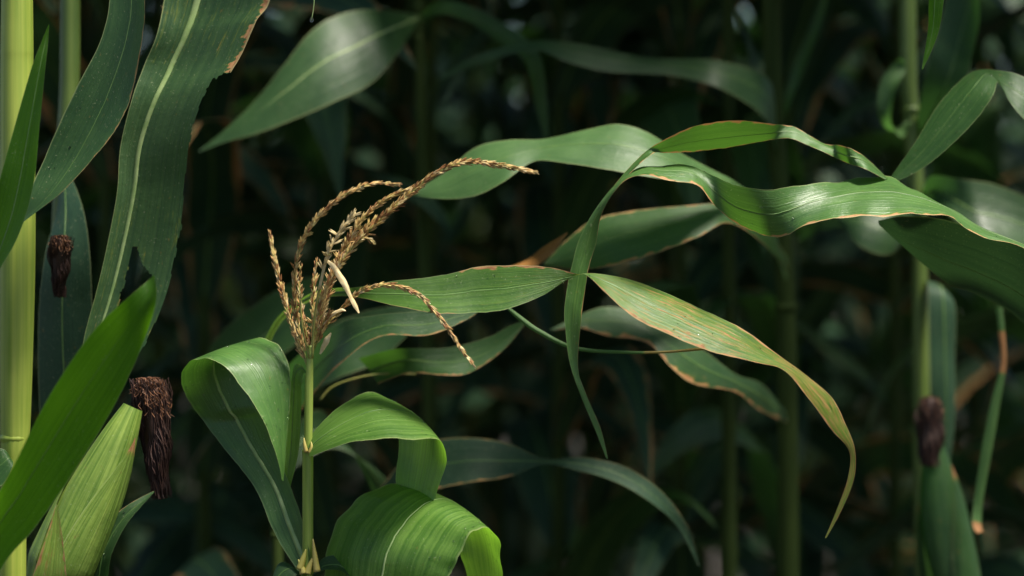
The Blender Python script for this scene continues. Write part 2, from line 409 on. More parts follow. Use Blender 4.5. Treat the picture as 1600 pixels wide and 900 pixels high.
for y in (-5.6, -5.1, -4.6, -4.1, -3.5, -2.8, -2.1, -1.4, -.7, 0, .32, .6, .95, 1.35, 1.95, 2.6, 3.2):
    for sx in (-1, 1):
        x0 = max(.75, .2118*(y+2.8)+.62) if y > -3.5 else .15
        if sx > 0 and -1.8 < y < .2: x0 = 1.75; x = x0
        while x < 3.4: sp.append((sx*(x+random.uniform(-.05, .05)), y+random.uniform(-.08, .08))); x += .24
fo = field_mass('corn_field', sp, 15); fo['label'] = 'corn plants of the same field standing outside both sides of the view'; fo['category'] = 'corn field'

# ------------------------------------------------------------------ MAIN PLANT
p1 = empty('corn_plant', P(480, 900, 0)*1.0, 'short slender corn plant in sharp focus with a tan tassel bent to the right', 'corn plant')
p1.location.z = 0
tube('stalk', [Vector((P(474, 900).x, 0, -.05)), Vector((P(472, 900).x, 0, .7)), P(478, 1000), P(480, 890), P(481, 800), P(481, 705)], [.011, .010, .0085, 16*.5*sc(0), 15*.5*sc(0), 14.5*.5*sc(0)], 'stalk', p1, 20, 6, ridges=.02, nr=5)
tube('leaf_sheath', [P(480.5, 896), P(481, 860), P(481, 760), P(481, 712), P(481, 703)], [v*.5*sc(0) for v in (20, 17.5, 17, 17.5, 18.5)], 'stalk', p1, 20, 6, ridges=.03, nr=7)
tube('upper_stalk', [P(481, 706), P(482, 660), P(483, 600), P(484, 570), P(485, 540)], [v*.5*sc(0) for v in (14, 13.5, 13, 11, 6)], 'stalk', p1, 18, 6, ridges=.03, nr=6)
for q in ((478, 706, 476, 684, -5), (484, 708, 487, 690, 4)):
    tube('ligule', [P(q[0], q[1], -.008), P(q[2], (q[1]+q[3])/2, -.009), P(q[2]-1, q[3], -.008)], [.0028, .002, .0004], 'crown', p1, 8, 3)
for q in ([(468, 890), (474, 872), (478, 858)], [(495, 893), (492, 870), (489, 842)], [(480, 896), (484, 884), (494, 862)], [(474, 896), (470, 884), (466, 874)]):
    tube('ligule', [P(x, y, -.009) for x, y in q], [.0045, .0032, .0006], 'crown', p1, 8, 4)
# the looping leaf at the left
leaf(p1, [(466, 893, 486, 874, .0, -.01), (428, 832, 474, 820, .02, .0), (400, 765, 453, 757, .04, .02), (350, 700, 425, 690, .06, .04),
          (308, 645, 405, 630, .07, .05), (287, 610, 392, 590, .06, .06), (284, 587, 385, 548, .035, .07), (296, 565, 396, 528, .01, .06),
          (318, 560, 430, 537, -.02, .045), (352, 574, 450, 565, -.035, .025), (388, 618, 454, 600, -.04, .01), (416, 668, 451, 650, -.04, 0),
          (434, 718, 447, 705, -.035, -.01), (440, 750, 443, 752, -.03, -.02)],
     'leaf_loop', rib=11, ribmat='rib', rt=(0.0, .52), cup=lambda t: .10 if t < .4 else .02, rag=.008, ripple=.018, nrip=6, nd=90, name='leaf')
leaf(p1, [(480, 584, 485, 594, .0, -.004), (470, 570, 476, 582, .01, .004), (459, 574, 471, 600, .02, .006), (452, 625, 471, 632, .025, .012), (447, 700, 467, 702, .03, .02), (444, 750, 456, 752, .03, .025), (447, 778, 448, 780, .03, .03)],
     'leaf_young', rib=3, cup=.15)
# arching leaf to the right
leaf(p1, [(484, 714, 479, 690, -.012, .0), (515, 702, 500, 663, -.03, .01), (555, 691, 530, 638, -.05, .03), (595, 685, 562, 617, -.06, .05), (635, 684, 590, 614, -.055, .07),
          (668, 685, 612, 624, -.04, .09), (691, 693, 626, 648, -.02, .10), (695, 725, 622, 700, .0, .09), (682, 772, 618, 756, .015, .08), (665, 810, 628, 800, .02, .06), (650, 850, 645, 850, .03, .05)],
     'leaf_young', rib=3, ribmat='rib_green', cup=.05, nd=45, nrip=2, ripple=.02)
# broad arching leaf at the bottom
leaf(p1, [(500, 1080, 485, 1090, -.01, 0), (640, 1010, 495, 1030, -.04, .0), (690, 925, 502, 930, -.04, .02), (706, 890, 514, 845, -.05, .03), (722, 860, 545, 795, -.05, .05), (738, 833, 588, 763, -.045, .07),
          (756, 822, 628, 754, -.03, .09), (774, 836, 668, 768, -.01, .11), (783, 870, 705, 812, .01, .12), (786, 912, 722, 872, .02, .11), (780, 980, 745, 940, .02, .1), (765, 1050, 757, 1040, .03, .05)],
     'leaf_young', rib=5, ribmat='rib', rt=(0, .62), cup=.04, nd=90, nrip=5, ripple=.02)
leaf(p1, [(478, 905, 484, 900, .01, .01), (450, 880, 460, 900, .02, .0), (432, 885, 436, 930, .02, 0), (420, 930, 425, 960, .02, 0), (410, 1000, 412, 1004, .02, 0)], 'leaf_dark', rib=3, cup=.1)
leaf(p1, [(486, 905, 484, 900, .01, .01), (505, 872, 512, 890, .02, .0), (540, 874, 545, 900, .02, 0), (580, 930, 570, 950, .02, 0), (600, 1000, 598, 1004, .02, 0)], 'leaf_dark', rib=3, cup=.1)

# ---- tassel
def spindle(bm, L_, r, off=Vector((0, 0, 0)), tilt=(0, 0), sec=6):
    prof = [(0, .25), (.15, .75), (.4, 1), (.7, .72), (.9, .3), (1, .04)]
    rot = Matrix.Rotation(tilt[0], 4, 'X') @ Matrix.Rotation(tilt[1], 4, 'Y'); rings = []
    for z, k in prof:
        rings.append([bm.verts.new(rot @ Vector((math.cos(2*math.pi*s/sec)*r*k, math.sin(2*math.pi*s/sec)*r*k*.6, z*L_))+off) for s in range(sec)])
    for a, b in zip(rings, rings[1:]):
        for s in range(sec): bm.faces.new((a[s], a[(s+1) % sec], b[(s+1) % sec], b[s]))
SPK = []
for i in range(5):
    bm = bmesh.new(); op = random.uniform(.06, .2)
    spindle(bm, .0104, .00125, tilt=(0, op)); spindle(bm, .0092, .00115, Vector((-.0005, .0003, 0)), (random.uniform(-.15, .15), -op))
    if i > 2: spindle(bm, .0105, .0006, Vector((0, 0, .0015)), (random.uniform(-.2, .2), 0))
    me = bpy.data.meshes.new('spikelet'); bm.to_mesh(me); bm.free(); me.materials.append(M['spikelet']); me.polygons.foreach_set('use_smooth', [True]*len(me.polygons)); SPK.append(me)
SPK_PALE = []
for i in range(3):
    me = SPK[i].copy(); me.name = 'spikelet_pale'; me.materials.clear(); me.materials.append(M['dry_pale']); SPK_PALE.append(me)
ALL = []
def branch(pts, ranks=3, step=.0040, spread=.40, size=1.0, name='tassel_branch', rr=.0011, start=.06, mat='rachis', zig=True, label=None, kinds=None):
    P3 = [P(x, y, d) for x, y, d in pts]
    o = tube(name, P3, [rr]*(len(P3)-1)+[rr*.4], mat, p1, 7, 5, label)
    S = spline(P3, 12); L_ = [0]
    for a, b in zip(S, S[1:]): L_.append(L_[-1]+(b-a).length)
    tot = L_[-1]; s = tot*start; k = 0; ph0 = random.uniform(0, 6)
    while s < tot:
        i = max(j for j in range(len(L_)-1) if L_[j] <= s); f = (s-L_[i])/max(1e-9, L_[i+1]-L_[i]); p = S[i].lerp(S[i+1], f)
        T = (S[i+1]-S[i]).normalized(); X = T.cross(Vector((0, 1, 0))).normalized(); Y = T.cross(X)
        for q in range(ranks):
            ph = (k % 2)*math.pi/ranks*1.0 + q*2*math.pi/ranks + random.uniform(-.5, .5) + (ph0 if ranks > 2 else 0)
            Rd = X*math.cos(ph)+Y*math.sin(ph)
            a = spread*random.uniform(.4, 1.35)*(1-.45*(s/tot)**3)
            if random.random() < .10: a *= 2.0
            if random.random() < .08: continue
            D = (T*math.cos(a)+Rd*math.sin(a)).normalized()
            sz = 1.06*size*random.uniform(.8, 1.15)*(1-.35*(s/tot)**6)
            m = Matrix.Translation(p+Rd*rr*.7) @ D.to_track_quat('Z', 'Y').to_matrix().to_4x4() @ Matrix.Rotation(random.uniform(0, 6.28), 4, 'Z') @ Matrix.Scale(sz, 4)
            ALL.append((sz+random.uniform(-.1, .1)+(1 if kinds else 0), o, m, random.choice(kinds or SPK)))
        s += step*random.uniform(.8, 1.2)*(1 if s > tot*.12 else 1.6); k += 1
    return o
branch([(480, 572, .0), (462, 526, .008), (445, 470, .012), (430, 410, .015), (422, 366, .02)], size=.92, spread=.28)
branch([(481, 572, .0), (466, 510, .0), (459, 458, -.01), (464, 408, -.02), (477, 368, -.03), (502, 334, -.035), (536, 306, -.04), (578, 288, -.04), (624, 288, -.045)], size=.9, spread=.26)
branch([(485, 545, .0), (498, 507, .0), (511, 458, .0), (528, 416, .0), (549, 389, .0), (583, 354, -.005), (616, 324, -.01), (650, 295, -.015), (684, 269, -.02), (726, 254, -.025), (780, 258, -.03), (836, 269, -.035)],
       ranks=4, step=.0048, size=1.02, spread=.33, name='tassel_spike', rr=.0015)
branch([(488, 550, .005), (501, 490, .01), (517, 435, .012), (534, 395, .012), (553, 362, .01), (578, 331, .008), (608, 309, .005), (645, 293, .0)], ranks=3, size=.98)
branch([(487, 548, -.01), (496, 500, -.015), (506, 460, -.02), (524, 425, -.02), (546, 392, -.02), (566, 372, -.022), (582, 378, -.024)], ranks=2, size=.95)
branch([(487, 552, .0), (506, 513, -.005), (531, 486, -.01), (553, 463, -.015), (578, 450, -.02), (612, 446, -.025), (650, 458, -.03), (676, 483, -.03), (701, 515, -.03), (723, 549, -.03), (742, 572, -.03)], size=.88, spread=.22, step=.0046)
branch([(486, 548, .01), (489, 500, .015), (490, 450, .018), (495, 408, .02)], size=.95, ranks=2)
branch([(483, 560, -.005), (474, 520, -.01), (470, 480, -.012), (472, 446, -.014)], size=.8, ranks=2, start=.82)
branch([(486, 556, .0), (498, 528, -.01), (505, 505, -.016), (516, 488, -.02)], size=.9, ranks=3, start=.3)
branch([(485, 560, .01), (478, 520, .014), (470, 480, .018), (467, 446, .02), (470, 416, .02)], size=.85, ranks=2)
branch([(487, 552, .01), (500, 500, .02), (513, 445, .025), (531, 402, .026), (556, 372, .024), (590, 338, .02)], ranks=3, size=.95)
branch([(499, 452, -.03), (508, 412, -.04), (516, 388, -.045), (530, 365, -.045), (545, 345, -.045), (556, 332, -.045)], size=1.1, spread=.75, step=.0052, ranks=2, mat='dry_pale', kinds=SPK_PALE, start=.25, rr=.0016)
ALL.sort(key=lambda a: -a[0])
rest = {}
for k, (sz, o, m, me) in enumerate(ALL):
    if k < 300:
        c = bpy.data.objects.new('spikelet', me); COL.objects.link(c); c.parent = o
        c.matrix_parent_inverse = Matrix.Translation(-world_loc(o)); c.matrix_basis = m
    else: rest.setdefault(o.name, (o, []))[1].append((m, me))
for o, lst in rest.values():
    V, F, T_ = [], [], []
    for m, me in lst:
        b = len(V); tn = random.random()
        for v in me.vertices: V.append(tuple(m @ v.co)); T_.append(tn)
        for p in me.polygons: F.append(tuple(b+i for i in p.vertices))
    mm = bpy.data.meshes.new('spikelets'); mm.from_pydata(V, [], F); at = mm.attributes.new('tone', 'FLOAT', 'POINT'); at.data.foreach_set('value', T_)
    link('spikelets', mm, M['spikelet'], o, kind='stuff')
# dried pale branch and the folded straw-coloured blade in the middle of the tassel
def dry_blade(pts, wds, curl=.3):
    st = []
    for (x, y, d), w_, i in zip(pts, wds, range(9)):
        a, b = pts[max(i-1, 0)], pts[min(i+1, len(pts)-1)]; tx, ty = b[0]-a[0], b[1]-a[1]; l = math.hypot(tx, ty); nx, ny = -ty/l, tx/l
        st.append((x+nx*w_/2, y+ny*w_/2, x-nx*w_/2, y-ny*w_/2, d, d+.003))
    return st
def pale(pts, wds):
    st = dry_blade(pts, wds); A = [P(s[0], s[1], s[4]) for s in st]; B = [P(s[2], s[3], s[5]) for s in st]
    me = leaf_mesh('dry_bract', A, B, cup=.25, rag=.04, ripple=.1)[0]
    link('dry_bract', me, M['dry_pale'], p1)
pale([(510, 406, -.03), (522, 418, -.032), (536, 440, -.034), (546, 460, -.034), (554, 476, -.035), (561, 489, -.035)], [4, 8, 10, 6, 7, 1.5])
tube('dry_stem', [P(x, y, d) for x, y, d in ((488, 560, -.01), (491, 500, -.02), (499, 450, -.028), (508, 412, -.03), (514, 396, -.03))], [.0015, .0014, .0015, .0017, .0015], 'rachis', p1, 8, 5)
pale([(500, 553, -.01), (505, 543, -.013), (511, 531, -.016), (517, 520, -.018)], [3, 7, 9, 2])
pale([(511, 500, -.014), (521, 490, -.018), (534, 484, -.02), (540, 486, -.02)], [3, 5, 4, 1])

# ------------------------------------------------------------------ LEFT: tall plant with the thick pale stalk and the ear
p2 = empty('corn_plant', (P(28, 450, .05).x, .05, 0), 'tall corn plant at the left edge with thick yellow-green stalk and husked ear', 'corn plant')
stalk(p2, [(20, 3200, 40), (18, 1500, 42), (20, 900, 42), (22, 745, 40), (24, 690, 45), (26, 560, 51), (28, 400, 55), (28, 250, 54), (27, 100, 51), (27, 0, 49), (26, -700, 30), (26, -1100, 14)], .05, 'stalk_pale', nodes=((23, 684, 42), (27, -10, 46)))
leaf(p2, [(-260, 1150, -200, 1200, -.05, -.1), (-130, 980, -70, 1060, -.12, -.16), (-20, 800, 0, 893, -.2, -.15), (22, 726, 52, 828, -.21, -.14), (60, 650, 102, 758, -.21, -.14), (102, 578, 152, 680, -.21, -.14), (152, 510, 192, 608, -.2, -.15), (200, 465, 224, 535, -.19, -.16), (228, 441, 243, 474, -.17, -.18), (241, 429, 242, 432, -.17, -.17)],
     'leaf_bright', rib=3.2, ribmat='rib_green', rt=(0, .78), cup=.07, rag=.004, nd=18, edge=(.0, .0))
leaf(p2, [(-90, 560, -80, 600, -.02, -.04), (-40, 440, -10, 440, -.05, -.08), (-12, 330, 28, 370, -.07, -.1), (2, 270, 52, 290, -.08, -.1), (22, 200, 62, 195, -.08, -.1), (48, 110, 70, 115, -.08, -.09), (66, 62, 75, 68, -.08, -.08), (76, 38, 77, 39, -.08, -.08)],
     'leaf_bright', rib=3, cup=.10, rag=.006)
leaf(p2, [(150, -420, 160, -430, .05, .05), (160, -200, 215, -180, .03, .0), (172, -30, 226, -10, .0, -.04), (160, 55, 222, 62, -.01, -.05), (122, 132, 205, 150, -.01, -.05), (92, 195, 182, 200, -.01, -.05), (66, 255, 150, 242, -.01, -.05), (42, 308, 100, 297, -.02, -.05), (28, 340, 52, 335, -.02, -.04), (19, 357, 20, 359, -.02, -.03)],
     'leaf_dark', rib=3, cup=-.10, rag=.008, edge=(.0, .03), nd=15)
# ear with overlapping husks
def ear(parent, base, tip, r, mat, squash=1.0):
    ax = (tip-base); Ln = ax.length; T = ax.normalized(); X = T.cross(Vector((0, 1, 0))).normalized(); Y = T.cross(X)
    def shell(name, a0, a1, f0, f1, rk, point, par, n=26, ns=30, mt=mat):
        vs_, fs, uv, dr = [], [], [], []
        for i in range(n+1):
            t = f0+(f1-f0)*i/n; k = (t if t > 0 else 0)
            rad = r*rk*min(1, .5+k*2.2)*(1-max(0, k-.25)**2.1*1.25)
            h = 1.0 if not point else max(.02, (1-(i/n)**3.5))
            for j in range(ns+1):
                q = (j/ns-.5)*h+.5; a = a0+(a1-a0)*q
                rr = rad*(1+.010*math.sin(a*26)+.012*math.sin(a*5+t*6))
                vs_.append(base+T*(t*Ln)+(X*math.cos(a)+Y*math.sin(a)*squash)*rr); uv.append((j/ns, t*Ln*10)); dr.append(1.1*smooth01((i/n-.86)/.14) if point else .12)
        for i in range(n):
            for j in range(ns): b = i*(ns+1)+j; fs.append((b, b+1, b+ns+2, b+ns+1))
        me = bpy.data.meshes.new(name); me.from_pydata([tuple(v) for v in vs_], [], fs); ul = me.uv_layers.new(name='UVMap')
        ul.data.foreach_set('uv', [c for l in me.loops for c in uv[l.vertex_index]]); at = me.attributes.new('dry', 'FLOAT', 'POINT'); at.data.foreach_set('value', dr)
        return link(name, me, M[mt], par)
    e = shell('corn_ear', 0, 2*math.pi, 0, 1, 1.0, False, parent, ns=60)
    shell('husk_leaf', -2.6, -.4, -.05, .93, 1.04, True, e); shell('husk_leaf', -1.6, .9, -.05, .72, 1.08, True, e); shell('husk_leaf', 1.4, 3.9, -.05, .88, 1.06, True, e)
    return e
def silk(parent, top, bot, rt_, rb_, n, curl=.5, d=0.0, core=True, lean=0):
    """mass of thread-like tubes"""
    V, F, MI = [], [], []
    for k in range(n):
        a = random.uniform(0, 6.28); q = math.sqrt(random.random()); topi = k < n*.16
        L_ = random.uniform(.1, .35) if topi else random.uniform(.4, 1.0); t0 = 0 if topi else random.uniform(0, .55)
        pts = []; w1, w2 = Wob(5, 3), Wob(5, 3)
        for i in range(9):
            t = min(1, t0+L_*i/8*(1-t0)); c = top.lerp(bot, t); rad = (rt_+(rb_-rt_)*t)*q*(1+.22*math.sin(t*7+a*2)+.12*math.sin(t*15+a))
            x = rad*math.cos(a+.8*t)+rt_*.18*w1(t*2)*curl; y = rad*math.sin(a+.8*t)+rt_*.18*w2(t*2)*curl; z = 0
            if topi:
                s = i/8; x = rt_*q*math.cos(a)*(.5+.62*s) + rt_*.32*w1(s*1.6); y = rt_*q*math.sin(a)*(.5+.62*s)+rt_*.32*w2(s*1.6); z = rt_*.34*random.uniform(.5, 1.3)*math.sin(min(1, s*1.15)*2.8)*(1.1-q*.7)
            pts.append(Vector((c.x+x, c.y+y, c.z+z)))
        r = .00042 if topi else .0006
        b = len(V)
        for i, p in enumerate(pts):
            for s in range(3): V.append((p.x+r*math.cos(s*2.09), p.y+r*math.sin(s*2.09), p.z+r*.5*math.cos(s*2.09+1)))
        for i in range(8):
            for s in range(3): F.append((b+i*3+s, b+i*3+(s+1) % 3, b+i*3+3+(s+1) % 3, b+i*3+3+s)); MI.append(1 if topi else 0)
    me = bpy.data.meshes.new('silk'); me.from_pydata(V, [], F); me.materials.append(M['silk']); me.materials.append(M['silk_top']); me.polygons.foreach_set('material_index', MI)
    o = link('silk', me, None, parent, kind='stuff')
    if core:
        pp = [top.lerp(bot, t) for t in (0.02, .15, .4, .7, .9, 1.0)]
        tube('silk_core', pp, [rt_*.5, rt_*.72, rt_*.7, rb_*.8, rb_*.6, rb_*.1], 'silk', o, 16, 5, ridges=.08, nr=7)
    return o
e2 = ear(p2, P(62, 960, -.02), P(208, 636, .0), 50*sc(0), 'husk')
silk(e2, P(232, 590, .02), P(252, 780, .03), 27*sc(0), 16*sc(0), 1500, curl=.9)
leaf(e2, [(40, 935, 108, 935, -.09, -.075), (58, 880, 104, 900, -.09, -.08), (75, 830, 99, 850, -.085, -.08), (88, 788, 90, 789, -.08, -.08)], 'husk', rib=0, name='husk_leaf', spots=.35, edge=(.1, .1), cup=.1)
leaf(p2, [(120, 1010, 150, 1015, .0, -.02), (133, 905, 168, 905, -.01, -.03), (140, 865, 176, 862, -.01, -.03), (162, 825, 196, 822, -.01, -.025), (195, 792, 215, 798, -.01, -.02), (240, 767, 241, 769, 0, -.01)],
     'leaf_dark', rib=2.5, cup=.1, rag=.03, edge=(.04, .0), nd=12)
leaf(p2, [(-60, 700, -40, 760, .0, -.02), (-20, 700, 0, 760, -.01, -.03), (6, 702, 20, 728, -.01, -.02), (16, 714, 17, 716, 0, 0)], 'leaf', rib=2)

# second plant at the left: thinner stalk, small dark ear, the big torn leaf
p3 = empty('corn_plant', (P(100, 450, .3).x, .3, 0), 'corn plant behind the left stalk with a torn blue-green leaf with pale midrib', 'corn plant')
stalk(p3, [(95, 2900, 30), (92, 1400, 32), (92, 700, 30), (94, 400, 28), (100, 250, 28), (108, 150, 30), (110, 0, 31), (110, -600, 24), (110, -900, 8)], .3, 'stalk_mid', nodes=((103, 215, 32),))
silk(p3, P(95, 368, .13), P(92, 465, .15), 17*sc(.2), 11*sc(.2), 600)
leaf(p3, [(95, 240, 100, 250, .3, .3), (88, 330, 128, 320, .24, .2), (70, 400, 140, 390, .2, .17), (60, 500, 145, 500, .2, .17), (62, 640, 150, 640, .2, .18), (80, 800, 130, 800, .2, .2), (100, 900, 102, 902, .2, .2)], 'leaf_field', rib=4, cup=.1)  # added dark leaf, stands in for the darkness over the lower stalk
rag1, rag2 = Wob(40), Wob(55)
def tear(u, t):
    # torn away: a ragged notch beside the rib near the tip, and the outer strip below a break
    notch = .57+.02*rag1(t) < u < .60+.17*smooth01((t-.775)/.06)+.015*rag2(t) and .775 < t < 1.0
    return notch or (u > .87+.012*rag2(t) and t > .535+.006*rag1(u))
FINE = [i/110 for i in range(111)]
leaf(p3, [(330, -420, 372, -430, .1, .1), (300, -220, 420, -210, .08, .02), (262, -30, 425, -20, .08, -.0), (246, 50, 400, 34, .07, .0), (226, 100, 378, 84, .07, .0), (206, 155, 352, 130, .06, .0), (188, 230, 324, 205, .06, .01), (183, 300, 315, 295, .06, .02), (168, 380, 306, 385, .06, .02), (152, 450, 285, 470, .06, .02), (133, 520, 241, 560, .06, .02), (128, 560, 180, 600, .06, .03), (132, 600, 134, 602, .05, .05)],
     'leaf_worn_dark', rib=17, ribmat='rib', rt=(0, .93), cup=-.10, rag=.0012, edge=(.0, lambda t: .05 if t < .46 else (.06 if t < .55 else .0)), hole=tear, nd=0, flat=.35, midf=lambda t: .29-.17*smooth01((t-.15)/.7), us=FINE, sub=28, spots=lambda t: .22 if .3 < t < .5 or t > .7 else .05)
leaf(p3, [(270, 20, 285, -20, .16, .16), (262, 15, 272, 10, .15, .15), (250, 8, 262, 22, .15, .15)], 'dry_leaf', rib=0, rag=.2)

# ------------------------------------------------------------------ plant just behind the main one: twisted leaf, low leaves
p5 = empty('corn_plant', (P(432, 450, .45).x, .45, 0), 'corn plant half hidden behind the tasselled one whose long twisted scorched leaf hangs right', 'corn plant')
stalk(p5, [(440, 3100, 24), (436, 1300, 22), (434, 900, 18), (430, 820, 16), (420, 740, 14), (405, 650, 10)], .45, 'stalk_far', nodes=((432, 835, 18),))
leaf(p5, [(405, 655, 411, 652, .45, .45), (398, 590, 405, 592, .40, .40), (428, 505, 434, 510, .28, .28), (482, 460, 486, 470, .14, .14), (524, 450, 530, 463, .06, .05), (556, 449, 566, 466, .02, .01), (620, 438, 620, 478, .01, -.015), (690, 430, 680, 488, .01, -.03), (745, 417, 745, 488, .01, -.03), (805, 414, 795, 482, .0, -.03), (862, 418, 845, 463, -.01, -.02), (900, 428, 885, 438, -.01, -.01), (918, 431, 914, 427, -.012, -.008),
          (948, 458, 958, 431, -.03, .0), (990, 495, 1010, 444, -.04, .01), (1050, 525, 1080, 474, -.05, .01), (1110, 549, 1160, 514, -.05, .0), (1180, 567, 1218, 556, -.04, .0), (1225, 580, 1262, 588, -.03, .0), (1265, 625, 1300, 622, -.02, .0), (1300, 672, 1322, 665, -.01, .0), (1327, 706, 1336, 704, 0, 0), (1324, 750, 1334, 750, 0, 0), (1306, 800, 1313, 801, 0, 0), (1289, 840, 1291, 841, 0, 0)],
     'leaf_worn', rib=4, ribmat='rib_green', rt=(.0, .8), cup=.04, rag=.015, edge=(lambda t: .0 if t < .5 else .08, lambda t: .012 if t < .5 else (.0 if t < .75 else .08)), spots=lambda t: 0 if t < .52 else (min(.40, .16+(t-.52)*1.5) if t < .8 else .46), nd=40, ripple=.02, label='long leaf pinched by a twist, its outer half scorched tan along the lower edge',
     us=[i/40 for i in range(41)], hole=lambda u, t: .24+.5*(t-.26) < u < .24+.5*(t-.26)+.11*math.sin(math.pi*min(1, max(0, (t-.20)/.13))) and .20 < t < .33)
leaf(p5, [(440, 640, 470, 660, .45, .45), (500, 600, 520, 640, .35, .33), (560, 560, 590, 600, .3, .28), (620, 545, 640, 583, .25, .25), (700, 543, 690, 586, .25, .23), (760, 528, 732, 583, .25, .23), (795, 510, 785, 548, .25, .24), (822, 499, 823, 503, .25, .25)][2:], 'leaf', rib=3, cup=.08, edge=(0, .06), label='blurred leaf with tan lower edge')
tube('dry_leaf_edge', [P(x, y, .27) for x, y in ((500, 626), (520, 604), (560, 590), (600, 584), (650, 585))], [.0012]*5, 'rachis', p5, 6, 4)
leaf(p5, [(440, 580, 470, 640, .4, .4), (520, 510, 520, 580, .22, .2), (590, 492, 590, 527, .18, .16), (660, 486, 668, 524, .17, .15), (715, 482, 722, 503, .17, .16), (745, 487, 746, 489, .17, .17)], 'leaf_dark', rib=3, cup=.08, edge=(0, .07), spots=.1)
leaf(p5, [(440, 600, 470, 620, .45, .45), (500, 520, 530, 590, .42, .4), (560, 490, 590, 565, .42, .4), (615, 478, 640, 520, .42, .4), (680, 470, 682, 474, .42, .4)], 'leaf_dark', rib=7, ribmat='rib_green', cup=.12)
leaf(p5, [(300, 640, 330, 660, .6, .6), (330, 540, 390, 590, .58, .55), (395, 480, 440, 555, .57, .54), (450, 445, 500, 500, .57, .55), (520, 425, 522, 430, .57, .57)], 'leaf', rib=6, cup=.12)
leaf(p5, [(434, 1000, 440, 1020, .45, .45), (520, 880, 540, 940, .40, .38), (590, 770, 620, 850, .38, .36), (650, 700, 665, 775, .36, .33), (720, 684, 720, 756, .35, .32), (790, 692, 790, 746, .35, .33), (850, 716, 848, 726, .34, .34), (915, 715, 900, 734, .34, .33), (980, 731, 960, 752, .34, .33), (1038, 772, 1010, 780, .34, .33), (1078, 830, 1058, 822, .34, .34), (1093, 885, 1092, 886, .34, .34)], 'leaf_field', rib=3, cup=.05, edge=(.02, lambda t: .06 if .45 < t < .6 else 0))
leaf(p5, [(440, 700, 450, 740, .45, .45), (500, 640, 520, 700, .5, .5), (570, 740, 600, 745, .52, .52), (600, 830, 620, 800, .55, .52)], 'leaf_dark', rib=5, cup=.1)

# ------------------------------------------------------------------ right: plant outside the frame, whose long wavy leaf comes in
p4 = empty('corn_plant', (P(1760, 450, .1).x, .1, 0), 'corn plant just outside the right edge whose long wavy leaf loops across the middle', 'corn plant')
stalk(p4, [(1760, 3200, 40), (1760, 1500, 40), (1760, 600, 36), (1760, 0, 34), (1760, -900, 16)], .1, 'stalk', nodes=((1760, 500, 36),))
leaf(p4, [(1760, 500, 1765, 480, .1, .08), (1690, 425, 1680, 440, .04, .0), (1600, 382, 1600, 388, .02, -.01), (1530, 352, 1530, 367, .04, -.02), (1460, 314, 1480, 340, .06, -.03), (1400, 280, 1400, 336, .07, -.03), (1340, 280, 1335, 337, .06, -.03), (1270, 287, 1262, 352, .02, -.02), (1200, 296, 1215, 371, -.02, .0), (1150, 290, 1165, 357, -.02, .01), (1115, 275, 1120, 325, .0, .0), (1075, 258, 1088, 290, .02, -.02), (1030, 258, 1040, 281, .02, -.03), (995, 264, 1008, 272, .01, -.02),
          (958, 292, 972, 286, .0, -.01), (925, 335, 942, 330, 0, -.0), (903, 380, 931, 380, .0, .01), (890, 430, 918, 430, .0, .01), (882, 490, 908, 500, .0, .01), (889, 560, 903, 570, .0, .01), (905, 612, 915, 614, 0, 0), (930, 672, 938, 668, 0, 0), (947, 716, 950, 717, 0, 0)],
     'leaf_loop', rib=3.5, ribmat='rib_green', cup=.05, rag=.02, ripple=.03, nrip=9, edge=(.0, lambda t: .05 if t < .55 else (.13 if t < .68 else .04)), spots=lambda t: .05, nd=35, label='long wavy leaf with tan lower edge and thread-thin hanging tip')
leaf(p4, [(1392, 284, 1382, 280, .07, .05), (1350, 244, 1352, 264, .06, .03), (1318, 228, 1322, 254, .03, .05), (1290, 225, 1288, 238, .06, .03), (1262, 210, 1260, 226, .06, .04), (1240, 198, 1232, 216, .06, .04), (1202, 193, 1190, 221, .03, .06), (1147, 188, 1140, 230, .0, .07), (1085, 197, 1083, 237, .0, .06), (1035, 220, 1040, 239, .0, .03), (1005, 240, 1018, 241, .02, .0), (968, 279, 980, 276, .01, 0), (930, 330, 940, 326, .005, 0)],
     'leaf_loop', rib=3, cup=.05, rag=.02, edge=(.07, lambda t: .02 if t < .6 else .12), spots=.12, label='split upper strand of the wavy leaf')
leaf(p4, [(1800, 560, 1830, 640, .2, .2), (1700, 430, 1690, 620, .12, .22), (1600, 384, 1600, 505, .06, .2), (1540, 362, 1530, 462, .06, .2), (1470, 342, 1480, 442, .06, .18), (1410, 338, 1430, 402, .06, .14), (1372, 345, 1374, 352, .12, .12)], 'leaf_field', rib=5, cup=.08)  # shaded leaf, its darkness comes from the darkened field green
leaf(p4, [(1760, 260, 1765, 300, .15, .15), (1680, 160, 1690, 260, .15, .12), (1600, 120, 1612, 198, .15, .11), (1560, 110, 1578, 160, .16, .12), (1525, 110, 1560, 128, .18, .14), (1498, 128, 1550, 152, .17, .11), (1465, 165, 1518, 195, .16, .11), (1430, 222, 1462, 248, .15, .12), (1402, 262, 1420, 275, .15, .13), (1386, 285, 1388, 287, .15, .14)],
     'leaf', rib=3, cup=.06, rag=.01, nd=10)
leaf(p4, [(1520, -300, 1540, -300, .1, .1), (1462, -120, 1492, -120, .05, .03), (1452, -10, 1476, -8, .03, .01), (1450, 45, 1466, 52, .02, .01), (1440, 108, 1442, 109, .01, .01)], 'leaf_bright', rib=2, cup=.1)

